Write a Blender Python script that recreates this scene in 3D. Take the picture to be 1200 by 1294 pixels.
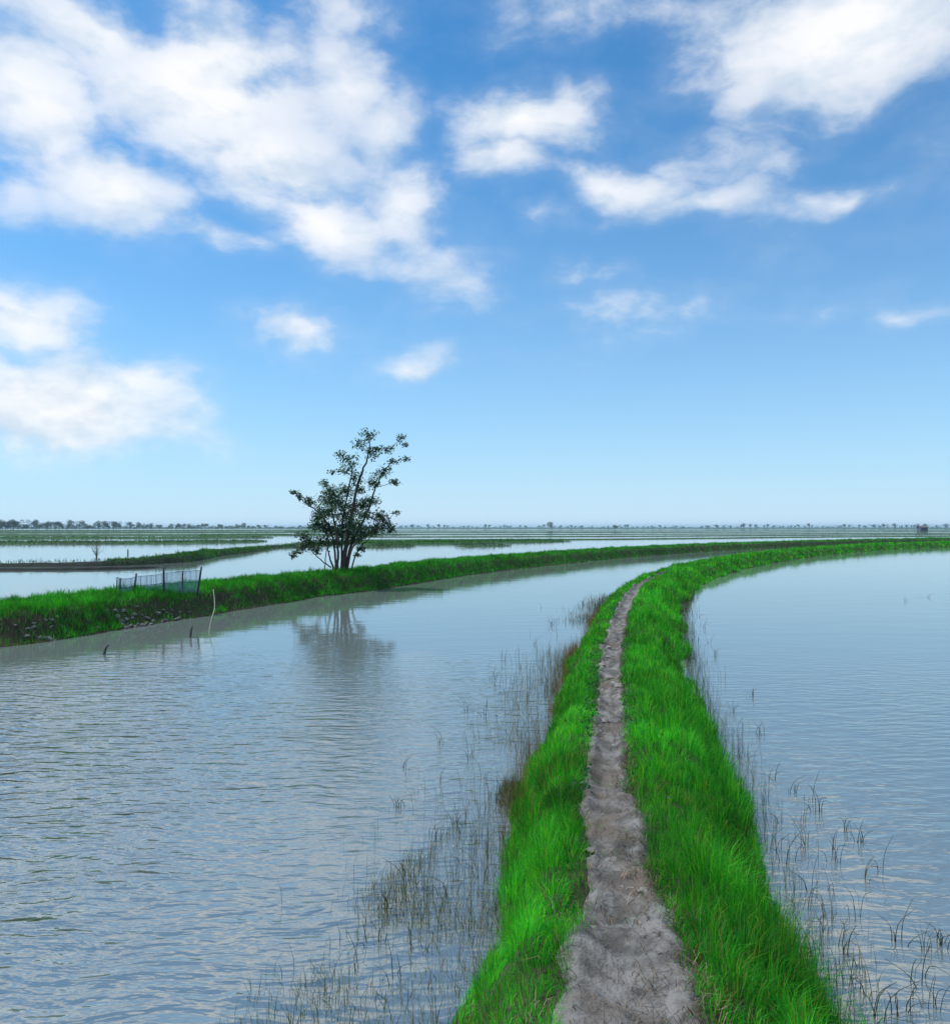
import bpy, math, random
import numpy as np
from mathutils import Vector, Matrix, Euler

sc = bpy.context.scene
for o in list(bpy.data.objects):
    bpy.data.objects.remove(o)
random.seed(7)
RNG = np.random.default_rng(11)

# ------------------------------------------------------------------ camera
CAM_H = 2.2
F = 1000.0                     # focal length in photo pixels (photo 1200 x 1294)
PITCH = math.atan(19 / F)
cam_d = bpy.data.cameras.new('camera')
cam_d.sensor_fit = 'HORIZONTAL'
cam_d.sensor_width = 36.0
cam_d.lens = 36.0 * F / 1200.0
cam_d.clip_start = 0.05
cam_d.clip_end = 30000
cam = bpy.data.objects.new('camera', cam_d)
sc.collection.objects.link(cam)
cam.location = (0, 0, CAM_H)
cam.rotation_euler = (math.pi / 2 + PITCH, 0, 0)
sc.camera = cam

# ------------------------------------------------------------------ sun / view
SUN_EL, SUN_AZ = math.radians(54), math.radians(-78)      # azimuth from +Y, negative = left
SUN_DIR = Vector((math.sin(SUN_AZ) * math.cos(SUN_EL), math.cos(SUN_AZ) * math.cos(SUN_EL), math.sin(SUN_EL)))
sun_d = bpy.data.lights.new('sun', 'SUN')
sun_d.energy = 4.3
sun_d.angle = math.radians(4.0)
sun_d.color = (1.0, 0.95, 0.88)
sun = bpy.data.objects.new('sun', sun_d)
sc.collection.objects.link(sun)
sun.rotation_euler = (-SUN_DIR).to_track_quat('-Z', 'Y').to_euler()
sc.view_settings.view_transform = 'Standard'
sc.view_settings.look = 'None'
sc.view_settings.exposure = 0.10
sc.view_settings.gamma = 1.0
sc.view_settings.use_curve_mapping = False
sc.cycles.max_bounces = 6
sc.cycles.diffuse_bounces = 2
sc.cycles.glossy_bounces = 2
sc.cycles.transmission_bounces = 3
sc.cycles.transparent_max_bounces = 6
sc.cycles.volume_bounces = 0
sc.cycles.caustics_reflective = False
sc.cycles.caustics_refractive = False
sc.cycles.sample_clamp_indirect = 4.0

# ------------------------------------------------------------------ node helper
class NT:
    def __init__(s, tree):
        s.t = tree
    def n(s, typ, ins=None, **kw):
        nd = s.t.nodes.new(typ)
        for k, v in kw.items():
            setattr(nd, k, v)
        for k, v in (ins or {}).items():
            sock = nd.inputs[k]
            if isinstance(v, bpy.types.NodeSocket):
                s.t.links.new(v, sock)
            else:
                sock.default_value = v
        return nd
    def math(s, op, a, b=0.0, c=0.0, clamp=False):
        nd = s.n('ShaderNodeMath', {0: a, 1: b, 2: c}, operation=op)
        nd.use_clamp = clamp
        return nd.outputs[0]
    def vm(s, op, a, b=None):
        nd = s.n('ShaderNodeVectorMath', {0: a}, operation=op)
        if b is not None:
            if isinstance(b, bpy.types.NodeSocket):
                s.t.links.new(b, nd.inputs[1])
            else:
                nd.inputs[1].default_value = b
        return nd
    def mix(s, fac, a, b, blend='MIX'):
        nd = s.t.nodes.new('ShaderNodeMix')
        nd.data_type = 'RGBA'
        nd.blend_type = blend
        nd.clamp_factor = True
        for i, v in ((0, fac), (6, a), (7, b)):
            if isinstance(v, bpy.types.NodeSocket):
                s.t.links.new(v, nd.inputs[i])
            else:
                nd.inputs[i].default_value = v if i == 0 else (tuple(v) + (1,) if len(v) == 3 else v)
        return nd.outputs[2]
    def ss(s, v, lo, hi, a=0.0, b=1.0):
        nd = s.n('ShaderNodeMapRange', {0: v, 1: lo, 2: hi, 3: a, 4: b}, interpolation_type='SMOOTHSTEP')
        return nd.outputs[0]
    def noise(s, vec, scale, detail=4, rough=0.5, dist=0.0):
        return s.n('ShaderNodeTexNoise', {'Vector': vec, 'Scale': scale, 'Detail': detail, 'Roughness': rough, 'Distortion': dist}).outputs[0]

# ------------------------------------------------------------------ world: sky with broken cloud
W = bpy.data.worlds.new('World')
sc.world = W
W.use_nodes = True
wt = W.node_tree
wt.nodes.clear()
w = NT(wt)
out = w.n('ShaderNodeOutputWorld')
bg = w.n('ShaderNodeBackground', {'Strength': 0.10})
wt.links.new(bg.outputs[0], out.inputs[0])
sky = w.n('ShaderNodeTexSky', sky_type='NISHITA')
sky.sun_disc = False
sky.sun_elevation = SUN_EL
sky.sun_rotation = SUN_AZ
sky.altitude = 0
sky.air_density = 1.0
sky.dust_density = 0.3
sky.ozone_density = 1.0
D = w.n('ShaderNodeTexCoord').outputs['Generated']
sep = w.n('ShaderNodeSeparateXYZ', {0: D})
SKY = w.mix(1.0, sky.outputs[0], (0.12, 0.94, 1.46), 'MULTIPLY')
# pale moist air low over the plain
low = w.math('POWER', 2.718, w.math('MULTIPLY', w.math('MAXIMUM', sep.outputs['Z'], 0.0), -4.7))
SKY = w.mix(w.math('MULTIPLY', low, 0.97), SKY, (6.1, 7.8, 9.35))

# clouds: (px, py, half width, half height, tilt in degrees, weight) seen on the sky
CL = [(120, 25, 150, 60, 0, .9), (35, 110, 105, 85, 0, 1.0), (255, 105, 170, 85, 0, 1.15), (335, 190, 110, 75, 20, 1.0),
      (140, 230, 120, 50, 20, .95), (262, 291, 75, 22, 14, .75), (400, 275, 95, 52, 25, 1.05), (505, 255, 80, 52, 10, .8),
      (425, 95, 70, 65, 0, .8), (480, 150, 60, 50, 0, .65), (545, 345, 60, 32, 10, .42), (665, 145, 100, 45, 0, 1.0),
      (640, 195, 55, 40, 0, .85), (775, 228, 105, 28, 12, .85), (870, 255, 90, 16, 5, .6), (870, 190, 70, 40, -10, .55),
      (1075, 30, 200, 90, 0, 1.15), (930, 40, 160, 65, 0, .62), (760, 10, 170, 45, 0, .45), (1010, 100, 170, 45, 0, .42),
      (1185, 180, 80, 40, -10, .34), (1075, 246, 90, 18, 2, .62), (60, 505, 165, 72, 0, 1.25), (30, 395, 85, 50, 0, .9),
      (90, 545, 120, 32, 0, .9), (165, 478, 70, 36, 0, .9), (380, 420, 75, 30, 5, .75), (512, 470, 55, 22, 0, .55),
      (235, 546, 50, 18, 0, .45), (780, 405, 90, 32, 0, .42), (872, 382, 60, 22, -8, .45), (740, 345, 55, 18, -5, .45),
      (1035, 390, 70, 24, 0, .36), (1130, 396, 55, 12, 0, .42), (430, 5, 150, 28, 0, .5), (1030, 305, 80, 24, 0, .32),
      (5, 215, 45, 40, 0, .5), (985, 205, 35, 20, 0, .4), (695, 264, 30, 14, 0, .4)]
wn = w.n('ShaderNodeTexNoise', {'Vector': D, 'Scale': 7.0, 'Detail': 3.0, 'Roughness': 0.6}).outputs['Color']
DW_ = w.n('ShaderNodeVectorMath', {0: wn, 1: (0.11, 0.08, 0.07), 2: w.vm('SUBTRACT', D, (0.055, 0.04, 0.035)).outputs[0]}, operation='MULTIPLY_ADD').outputs[0]
acc = None
for (px, py, rx, ry, tilt, wgt) in CL:
    d = Vector(((px - 600) / F, 1.0, (666 - py) / F))
    k = 1 / d.length
    d.normalize()
    if abs(tilt) < 12:
        inv = Vector((F / (rx * k * 1.1), F / (rx * k * 1.1), F / (ry * k * 1.15)))
        m = w.n('ShaderNodeVectorMath', {0: DW_, 1: inv, 2: Vector((-d.x * inv.x, -d.y * inv.y, -d.z * inv.z))}, operation='MULTIPLY_ADD')
    else:
        m = w.n('ShaderNodeMapping', {'Vector': DW_, 'Location': d, 'Rotation': (0, math.radians(tilt), 0),
                                  'Scale': (rx / F * k * 1.1, rx / F * k * 1.1, ry / F * k * 1.15)}, vector_type='TEXTURE')
    ln = w.vm('LENGTH', m.outputs[0]).outputs['Value']
    v = w.math('MULTIPLY_ADD', ln, -0.80 * wgt, wgt)
    acc = v if acc is None else w.math('MAXIMUM', acc, v)
# the same broken cloud goes on over the rest of the dome
front = w.vm('DOT_PRODUCT', D, Vector((0, 0.955, 0.296)).normalized()).outputs['Value']
rest = w.ss(front, 0.70, 0.80, 1.0, 0.0)
gen = w.noise(w.vm('MULTIPLY', D, (1, 1, 1.5)).outputs[0], 2.6, 3, 0.5)
gen = w.math('MULTIPLY', w.math('MULTIPLY_ADD', gen, 3.6, -1.25), rest)
gen = w.math('SUBTRACT', gen, w.math('MULTIPLY', w.math('SUBTRACT', 1.0, rest), 0.6))
acc = w.math('MAXIMUM', acc, gen)
acc = w.math('MAXIMUM', acc, -0.6)
NV = w.n('ShaderNodeVectorMath', {0: wn, 1: (0.05, 0.05, 0.04), 2: w.vm('MULTIPLY', D, (0.85, 0.85, 1.6)).outputs[0]}, operation='MULTIPLY_ADD').outputs[0]
f1 = w.noise(NV, 7.5, 8, 0.57, 0.0)
f0 = w.noise(NV, 3.2, 2, 0.5)
NV2 = w.vm('ADD', NV, (-0.012, 0.0, 0.028)).outputs[0]
f2 = w.noise(NV2, 7.5, 4, 0.57, 0.0)
dens = w.math('ADD', acc, w.math('MULTIPLY_ADD', f1, 2.3, -1.07))
dens = w.math('ADD', dens, w.math('MULTIPLY_ADD', f0, 0.4, -0.20))
mask = w.ss(dens, 0.08, 0.72)
veil = w.ss(dens, -0.18, 0.60, 0.0, 0.28)
cap = w.math('MULTIPLY_ADD', acc, 0.62, 0.42, clamp=True)
mask = w.math('MULTIPLY', w.math('MAXIMUM', mask, veil), cap)
mask = w.math('MULTIPLY', mask, w.ss(sep.outputs['Z'], 0.0, 0.10))
relief = w.math('MULTIPLY_ADD', w.math('SUBTRACT', f1, f2), 5.5, 0.60, clamp=True)
thick = w.ss(dens, 0.3, 1.2)
bright = w.math('MULTIPLY_ADD', thick, 0.35, w.math('MULTIPLY', relief, 0.75), clamp=True)
CLOUD = w.mix(bright, (6.0, 7.1, 8.3), (9.4, 9.5, 9.7))
col = w.mix(w.math('MULTIPLY', mask, 0.97), SKY, CLOUD)
wt.links.new(col, bg.inputs[0])

# ------------------------------------------------------------------ small tools
def tag(o, label=None, cat=None, group=None, kind=None):
    if label: o['label'] = label
    if cat: o['category'] = cat
    if group: o['group'] = group
    if kind: o['kind'] = kind
    return o

def link(o, parent=None):
    sc.collection.objects.link(o)
    if parent is not None:
        o.parent = parent
    return o

def empty(name, loc, rz=0.0):
    o = bpy.data.objects.new(name, None)
    o.location = loc
    o.rotation_euler = (0, 0, rz)
    o.empty_display_size = 0.1
    return link(o)

def copy_tree(o, parent=None):
    c = o.copy()
    sc.collection.objects.link(c)
    c.parent = parent
    for ch in o.children:
        copy_tree(ch, c)
    return c

def at(px, py, z=0.0):
    """ground position of a photo pixel on the plane of height z"""
    v = Vector(((px - 600) / F, 1.0, (647 - py) / F))
    v = Matrix.Rotation(PITCH, 3, 'X') @ v
    t = (z - CAM_H) / v.z
    return Vector((v.x * t, v.y * t, z))

def vnoise(x, y, seed=0):
    x = np.asarray(x, float); y = np.asarray(y, float)
    xi = np.floor(x).astype(np.int64); yi = np.floor(y).astype(np.int64)
    fx = x - xi; fy = y - yi
    fx = fx * fx * (3 - 2 * fx); fy = fy * fy * (3 - 2 * fy)
    def h(a, b):
        n = (a * 374761393 + b * 668265263 + seed * 974634777) & 0xffffffff
        n = ((n ^ (n >> 13)) * 1274126177) & 0xffffffff
        n = ((n ^ (n >> 16)) * 2246822519) & 0xffffffff
        return ((n ^ (n >> 13)) & 0xffffff) / float(0xffffff)
    return (h(xi, yi) * (1 - fx) + h(xi + 1, yi) * fx) * (1 - fy) + (h(xi, yi + 1) * (1 - fx) + h(xi + 1, yi + 1) * fx) * fy

def fbm(x, y, seed=0, octv=4):
    r = 0; a = 1; s = 0
    for i in range(octv):
        r = r + a * vnoise(x * 2 ** i, y * 2 ** i, seed + i * 17)
        s += a; a *= 0.5
    return r / s

def mesh_np(name, co, loops, sizes, mat, parent=None, col=None, smooth=False):
    me = bpy.data.meshes.new(name)
    me.vertices.add(len(co))
    me.vertices.foreach_set('co', np.ascontiguousarray(co, dtype=np.float32).ravel())
    me.loops.add(len(loops))
    me.loops.foreach_set('vertex_index', np.ascontiguousarray(loops, dtype=np.int32))
    me.polygons.add(len(sizes))
    st = np.concatenate(([0], np.cumsum(sizes)[:-1])).astype(np.int32)
    me.polygons.foreach_set('loop_start', st)
    me.polygons.foreach_set('loop_total', np.asarray(sizes, dtype=np.int32))
    if smooth:
        me.polygons.foreach_set('use_smooth', np.ones(len(sizes), dtype=bool))
    if col is not None:
        a = me.attributes.new('Col', 'FLOAT_COLOR', 'POINT')
        a.data.foreach_set('color', np.concatenate([col, np.ones((len(col), 1))], 1).astype(np.float32).ravel())
    me.update(calc_edges=True)
    me.validate()
    me.materials.append(mat)
    return link(bpy.data.objects.new(name, me), parent)

def grid_mesh(name, X, Y, Z, mat, parent=None, col=None):
    n, m = X.shape
    co = np.stack([X, Y, Z], -1).reshape(-1, 3)
    i = np.arange(n - 1)[:, None] * m + np.arange(m - 1)[None, :]
    q = np.stack([i, i + 1, i + m + 1, i + m], -1).reshape(-1, 4)
    e = q[len(q) // 2]
    if np.cross(co[e[1]] - co[e[0]], co[e[3]] - co[e[0]])[2] < 0:
        q = q[:, ::-1]
    return mesh_np(name, co, q.ravel(), np.full(len(q), 4), mat, parent, col, True)

def tube_data(pts, rad, n=6):
    """verts, faces of a tapering tube through pts"""
    pts = [Vector(p) for p in pts]
    V = []; Fc = []
    up = Vector((0.31, 0.9, 0.2)).normalized()
    for i, p in enumerate(pts):
        t = (pts[min(i + 1, len(pts) - 1)] - pts[max(i - 1, 0)]).normalized()
        a = t.cross(up)
        if a.length < 1e-4:
            a = t.cross(Vector((1, 0, 0)))
        a.normalize(); b = t.cross(a)
        r = rad[i]
        for k in range(n):
            an = 2 * math.pi * k / n
            V.append(p + a * math.cos(an) * r + b * math.sin(an) * r)
    for i in range(len(pts) - 1):
        for k in range(n):
            Fc.append((i * n + k, i * n + (k + 1) % n, (i + 1) * n + (k + 1) % n, (i + 1) * n + k))
    Fc.append(tuple(range(n - 1, -1, -1)))
    Fc.append(tuple((len(pts) - 1) * n + k for k in range(n)))
    return V, Fc

def poly_mesh(name, V, Fc, mat, parent=None, smooth=True):
    me = bpy.data.meshes.new(name)
    me.from_pydata([tuple(v) for v in V], [], Fc)
    if smooth:
        me.polygons.foreach_set('use_smooth', [True] * len(me.polygons))
    me.materials.append(mat)
    me.update()
    return link(bpy.data.objects.new(name, me), parent)

def smooth_line(pts, k=4):
    """Catmull-Rom through pts"""
    P = [np.array(p, float) for p in pts]
    P = [2 * P[0] - P[1]] + P + [2 * P[-1] - P[-2]]
    o = []
    for i in range(1, len(P) - 2):
        for j in range(k):
            t = j / k
            a, b, c, d = P[i - 1], P[i], P[i + 1], P[i + 2]
            o.append(0.5 * ((2 * b) + (c - a) * t + (2 * a - 5 * b + 4 * c - d) * t * t + (3 * b - a - 3 * c + d) * t ** 3))
    o.append(P[-2])
    return np.array(o)

# ------------------------------------------------------------------ materials
def new_mat(name):
    m = bpy.data.materials.new(name)
    m.use_nodes = True
    m.node_tree.nodes.clear()
    n = NT(m.node_tree)
    o = n.n('ShaderNodeOutputMaterial')
    return m, n, o

def leafy(name, transl=0.35, rough=0.55, spec=0.25, fixed=None):
    m, n, o = new_mat(name)
    if fixed is None:
        c = n.n('ShaderNodeAttribute', attribute_name='Col').outputs['Color']
    else:
        oi = n.n('ShaderNodeObjectInfo').outputs['Random']
        g = n.n('ShaderNodeNewGeometry')
        nn = n.noise(g.outputs['Position'], 1.3, 2)
        c = n.mix(n.math('MULTIPLY_ADD', nn, 1.0, n.math('MULTIPLY_ADD', oi, .5, -.25), clamp=True), fixed[0], fixed[1])
    p = n.n('ShaderNodeBsdfPrincipled', {'Base Color': c, 'Roughness': rough, 'Specular IOR Level': spec})
    tc = n.mix(1.0, c, (1.3, 1.2, .55), 'MULTIPLY')
    t = n.n('ShaderNodeBsdfTranslucent', {'Color': tc})
    mx = n.n('ShaderNodeMixShader', {0: transl, 1: p.outputs[0], 2: t.outputs[0]})
    m.node_tree.links.new(mx.outputs[0], o.inputs[0])
    return m

def earth(name, c1, c2, c3, scale=6.0, bump=0.02, rough=0.95, crack=.12):
    m, n, o = new_mat(name)
    pos = n.n('ShaderNodeNewGeometry').outputs['Position']
    a = n.noise(pos, scale, 6, 0.62)
    b = n.noise(pos, scale * 0.23, 4, 0.55)
    c = n.noise(pos, scale * 5, 5, 0.7)
    col = n.mix(n.ss(a, .36, .64), c1, c2)
    col = n.mix(n.ss(b, .48, .70), col, c3)
    col = n.mix(n.ss(c, .55, .75, 0, .45), col, tuple(x * .45 for x in c1))
    vo = n.n('ShaderNodeTexVoronoi', {'Vector': n.vm('ADD', pos, n.n('ShaderNodeTexNoise', {'Vector': pos, 'Scale': 9.0}).outputs['Color']).outputs[0], 'Scale': scale * 1.6}, feature='DISTANCE_TO_EDGE').outputs['Distance']
    h = n.math('ADD', n.math('MULTIPLY', a, .8), n.math('MULTIPLY', c, .25))
    h = n.math('ADD', h, n.math('MULTIPLY', n.ss(vo, 0, .10), crack))
    bp = n.n('ShaderNodeBump', {'Height': h, 'Strength': 0.9, 'Distance': bump})
    p = n.n('ShaderNodeBsdfPrincipled', {'Base Color': col, 'Roughness': rough, 'Specular IOR Level': 0.2, 'Normal': bp.outputs[0]})
    m.node_tree.links.new(p.outputs[0], o.inputs[0])
    return m

def plain(name, c, rough=0.7, var=0.35, scale=14):
    m, n, o = new_mat(name)
    g = n.n('ShaderNodeTexCoord').outputs['Object']
    nn = n.noise(g, scale, 4, 0.6)
    col = n.mix(n.ss(nn, .3, .7), tuple(x * (1 - var) for x in c), tuple(min(1, x * (1 + var)) for x in c))
    bp = n.n('ShaderNodeBump', {'Height': nn, 'Strength': 0.5, 'Distance': 0.01})
    p = n.n('ShaderNodeBsdfPrincipled', {'Base Color': col, 'Roughness': rough, 'Normal': bp.outputs[0]})
    m.node_tree.links.new(p.outputs[0], o.inputs[0])
    return m

M = {}
M['grass'] = leafy('grass_blades', 0.45, 0.6, 0.12)
M['reed'] = leafy('reed_stems', 0.2)
M['leaf'] = leafy('tree_leaf', 0.22, 0.45, 0.35)
M['far_leaf'] = leafy('far_leaf', 0.15, 0.7, 0.1, ((.016, .05, .034), (.035, .085, .035)))
M['soil'] = earth('bund_soil', (.028, .030, .018), (.050, .048, .032), (.030, .045, .016), 5, .03)
M['mud'] = earth('wet_mud', (.008, .012, .013), (.016, .022, .022), (.010, .020, .012), 3, .03)
M['path'] = earth('trodden_path', (.070, .072, .072), (.185, .19, .193), (.115, .10, .088), 8, .06, crack=.0)
M['bed'] = earth('pond_bed', (.09, .085, .06), (.13, .12, .085), (.08, .09, .06), 1.2, .02)
M['marsh'] = earth('marsh_ground', (.018, .060, .020), (.026, .085, .022), (.026, .048, .024), .35, .03)
M['bark'] = plain('bark', (.05, .045, .04), .9, .4, 20)
M['wood'] = plain('weathered_wood', (.03, .032, .045), .85, .4, 30)
M['pale_wood'] = plain('pale_wood', (.28, .32, .27), .8, .25, 30)
M['net'] = plain('blue_net', (.16, .24, .46), .8, .2, 8)
M['rope'] = plain('net_rope', (.05, .05, .16), .8, .2, 30)
M['stone'] = plain('stone', (.095, .105, .11), .9, .5, 9)
M['clod'] = plain('mud_clod', (.19, .185, .18), .95, .35, 25)
M['straw'] = leafy('dry_straw', 0.1)
M['hut_wall'] = plain('hut_wall', (.06, .08, .13), .9, .3, 3)
M['hut_roof'] = plain('hut_roof', (.09, .10, .12), .8, .3, 3)

# water: murky body under a rippled reflecting surface
def water_mat():
    m, n, o = new_mat('pond_water')
    pos = n.n('ShaderNodeNewGeometry').outputs['Position']
    sp = n.n('ShaderNodeSeparateXYZ', {0: pos})
    wind = n.noise(n.vm('MULTIPLY', pos, (0.16, 0.07, 1)).outputs[0], 1.0, 3, .55)
    wf = n.ss(wind, .34, .62, .35, 1.0)
    # sheltered water lies calmer towards the dyke and right of the path bund
    wf = n.math('MULTIPLY', wf, n.ss(sp.outputs['Y'], 5.0, 16.0, 1.0, .03))
    wf = n.math('MULTIPLY', wf, n.ss(n.math('SUBTRACT', sp.outputs['X'], n.math('MULTIPLY', sp.outputs['Y'], .18)), .2, 1.2, 1.0, .55))
    warp = n.n('ShaderNodeTexNoise', {'Vector': pos, 'Scale': 0.9, 'Detail': 2.0}).outputs['Color']
    q = n.vm('ADD', pos, n.vm('MULTIPLY', warp, (.35, .35, .35)).outputs[0]).outputs[0]
    r = n.n('ShaderNodeMapping', {'Vector': q, 'Rotation': (0, 0, math.radians(-9)), 'Scale': (3.1, 9.0, 1)}).outputs[0]
    a = n.noise(r, 1.0, 2, .45)
    r2 = n.n('ShaderNodeMapping', {'Vector': q, 'Rotation': (0, 0, math.radians(14)), 'Scale': (9, 22, 1)}).outputs[0]
    b = n.noise(r2, 1.0, 2, .5)
    r3 = n.n('ShaderNodeMapping', {'Vector': q, 'Rotation': (0, 0, math.radians(-3)), 'Scale': (.7, 1.9, 1)}).outputs[0]
    c = n.noise(r3, 1.0, 1, .5)
    h = n.math('ADD', n.math('MULTIPLY', a, 0.052), n.math('MULTIPLY', b, 0.0085))
    h = n.math('MULTIPLY', h, wf)
    h = n.math('ADD', h, n.math('MULTIPLY', c, 0.004))
    bp = n.n('ShaderNodeBump', {'Height': h, 'Strength': 1.0, 'Distance': 1.0})
    N = bp.outputs[0]
    body = n.n('ShaderNodeBsdfDiffuse', {'Color': (.155, .20, .20, 1), 'Normal': N})
    tr = n.n('ShaderNodeBsdfTransparent', {'Color': (.62, .72, .66, 1)})
    mx = n.n('ShaderNodeMixShader', {0: 0.30, 1: body.outputs[0], 2: tr.outputs[0]})
    gl = n.n('ShaderNodeBsdfGlossy', {'Color': (1, 1, 1, 1), 'Roughness': 0.05, 'Normal': N})
    fr = n.n('ShaderNodeFresnel', {'IOR': 3.2, 'Normal': N})
    m2 = n.n('ShaderNodeMixShader', {0: fr.outputs[0], 1: mx.outputs[0], 2: gl.outputs[0]})
    n.t.links.new(m2.outputs[0], o.inputs[0])
    return m
M['water'] = water_mat()

# ------------------------------------------------------------------ ground and water sheets
def sheet(name, x0, x1, y0, y1, z, mat, nx=1, ny=1):
    X, Y = np.meshgrid(np.linspace(x0, x1, nx + 1), np.linspace(y0, y1, ny + 1), indexing='ij')
    o = grid_mesh(name, X, Y, np.full_like(X, z), mat)
    return tag(o, kind='structure')
EXT = 5000
sheet('ground', -EXT, EXT, -300, 6000, -0.45, M['bed'])
sheet('water', -EXT + 2, EXT - 2, -298, 1100, 0.0, M['water'])

# ------------------------------------------------------------------ bunds
class Bund:
    def __init__(s, pts, wl, wr, H, seed=0, wob=.12, rough=.05, path=None, taper=False):
        line = smooth_line(pts, 40)
        s.seed = seed
        seg = np.linalg.norm(np.diff(line, axis=0), axis=1)
        s.S = np.concatenate([[0], np.cumsum(seg)])
        s.L = s.S[-1]
        s.C = line
        t = np.gradient(line, axis=0)
        t /= np.linalg.norm(t, axis=1)[:, None] + 1e-9
        s.T = t
        par = np.linspace(0, len(pts) - 1, len(line))
        def arr(v):
            if np.isscalar(v):
                return np.full(len(line), float(v))
            return np.interp(par, np.arange(len(pts)), v)
        s.wl, s.wr, s.H = arr(wl), arr(wr), arr(H)
        s.wob, s.rough, s.path, s.taper = wob, rough, path, taper
    def frame(s, a):
        cx = np.interp(a, s.S, s.C[:, 0]); cy = np.interp(a, s.S, s.C[:, 1])
        tx = np.interp(a, s.S, s.T[:, 0]); ty = np.interp(a, s.S, s.T[:, 1])
        return cx, cy, ty, -tx          # centre and right-hand normal
    def pos(s, a, u):
        """u in [-1,1]: left water edge .. right water edge"""
        a, u = np.broadcast_arrays(np.asarray(a, float), np.asarray(u, float))
        cx, cy, nx, ny = s.frame(a)
        wob = 1 + s.wob * (fbm(a * .9, u * 0 + np.sign(u) * 3, s.seed, 3) - .5) * 2
        wd = np.where(u < 0, np.interp(a, s.S, s.wl), np.interp(a, s.S, s.wr)) * wob
        lat = u * wd
        x = cx + nx * lat; y = cy + ny * lat
        H = np.interp(a, s.S, s.H)
        if s.taper:
            e = np.clip(np.minimum(a, s.L - a) / (s.L * .25), 0, 1)
            e = np.sqrt(e * (2 - e))
            lat2 = lat * (e * .97 + .03)
            x = cx + nx * lat2; y = cy + ny * lat2
            H = H * e - (1 - e) * .05
        au = np.abs(u)
        tt = np.clip((au - .5) / .5, 0, 1)
        pr = (1 - .10 * np.clip(au / .5, 0, 1) ** 2) * (1 - tt * tt * (3 - 2 * tt))
        z = H * pr + (fbm(x * 1.9, y * 1.9, s.seed + 5) - .5) * 2 * s.rough * (1 - tt * .4)
        z = z - np.clip(au - 1, 0, 1) * 1.1
        if s.path:
            k = np.clip(1.35 - np.abs(lat) / s.path(a), 0, 1)
            z = z - .055 * k * k * (3 - 2 * k) + (fbm(x * 5, y * 5, 77) - .5) * .035 * k
        return x, y, z, lat
    def samples(s, smin=.05, rel=.011, smax=4.0):
        a = [0.0]
        while a[-1] < s.L:
            cx, cy, _, _ = s.frame(a[-1])
            d = math.hypot(cx, cy)
            a.append(a[-1] + min(smax, max(smin, d * rel)))
        a[-1] = s.L
        return np.array(a)
    def build(s, name, mat, nu=25, **kw):
        a = s.samples(**kw)
        u = np.linspace(-1.4, 1.4, nu)
        A, U = np.meshgrid(a, u, indexing='ij')
        X, Y, Z, _ = s.pos(A, U)
        o = grid_mesh(name, X, Y, Z, mat)
        s.obj = o
        return tag(o, kind='structure')

def cone(n, s0, s1):
    return np.clip(RNG.normal(0, 1, n) * s0, -s1, s1)

def blade_mesh(name, P, h, wd, az, lean, col, mat, kink=None, face=None):
    """one mesh of thin two-segment blades"""
    n = len(P)
    L = np.stack([np.cos(az), np.sin(az), np.zeros(n)], 1)
    fa = RNG.uniform(0, 2 * math.pi, n) if face is None else face
    Wv = np.stack([np.cos(fa), np.sin(fa), np.zeros(n)], 1) * (wd * .5)[:, None]
    up = np.array([0, 0, 1.0])
    c = lean[:, None]
    hh = h[:, None]
    mid = P + up * hh * .58 * np.sqrt(np.clip(1 - (c * .5) ** 2, .1, 1)) + L * hh * .26 * c
    tip = P + up * hh * np.clip(1 - .42 * c * c, .15, 1) + L * hh * .92 * c
    if kink is not None:
        tip = tip + kink
    co = np.stack([P - Wv, P + Wv, mid + Wv * .8, mid - Wv * .8, tip], 1).reshape(-1, 3)
    b = np.arange(n)[:, None] * 5
    lo = (b + np.array([0, 1, 2, 3, 3, 2, 4])[None, :]).ravel()
    sz = np.tile([4, 3], n)
    return mesh_np(name, co, lo, sz, mat, None, np.repeat(col, 5, axis=0))

def pick(cols, wts, n, jit=.25):
    cols = np.array(cols); wts = np.array(wts, float) / np.sum(wts)
    k = RNG.choice(len(cols), n, p=wts)
    c = cols[k] * (1 + RNG.uniform(-jit, jit, (n, 1)))
    return np.clip(c * (1 + RNG.uniform(-.08, .08, (n, 3))), 0, 1)

def scatter(b, density, u0=-1.0, u1=1.0, smin=0.0, smax=None):
    """(s,u) samples on bund b with density(distance) blades per m2"""
    a = np.linspace(smin, smax if smax else b.L, 500)
    cx, cy, _, _ = b.frame(a)
    d = np.hypot(cx, cy)
    wid = np.interp(a, b.S, b.wl) * max(0, -u0) + np.interp(a, b.S, b.wr) * max(0, u1)
    if u0 > 0: wid = wid - np.interp(a, b.S, b.wr) * u0
    rho = density(d) * wid
    cum = np.concatenate([[0], np.cumsum((rho[1:] + rho[:-1]) / 2 * np.diff(a))])
    n = int(cum[-1])
    s = np.interp(RNG.uniform(0, cum[-1], n), cum, a)
    u = RNG.uniform(u0, u1, n)
    return s, u

GREEN = [(.030, .340, .022), (.060, .430, .024), (.016, .240, .022), (.150, .500, .030), (.012, .180, .034)]
GW = [4, 3, 3, 1.2, 1.2]
DRY = [(.20, .13, .05), (.16, .07, .03), (.22, .19, .08)]

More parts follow.
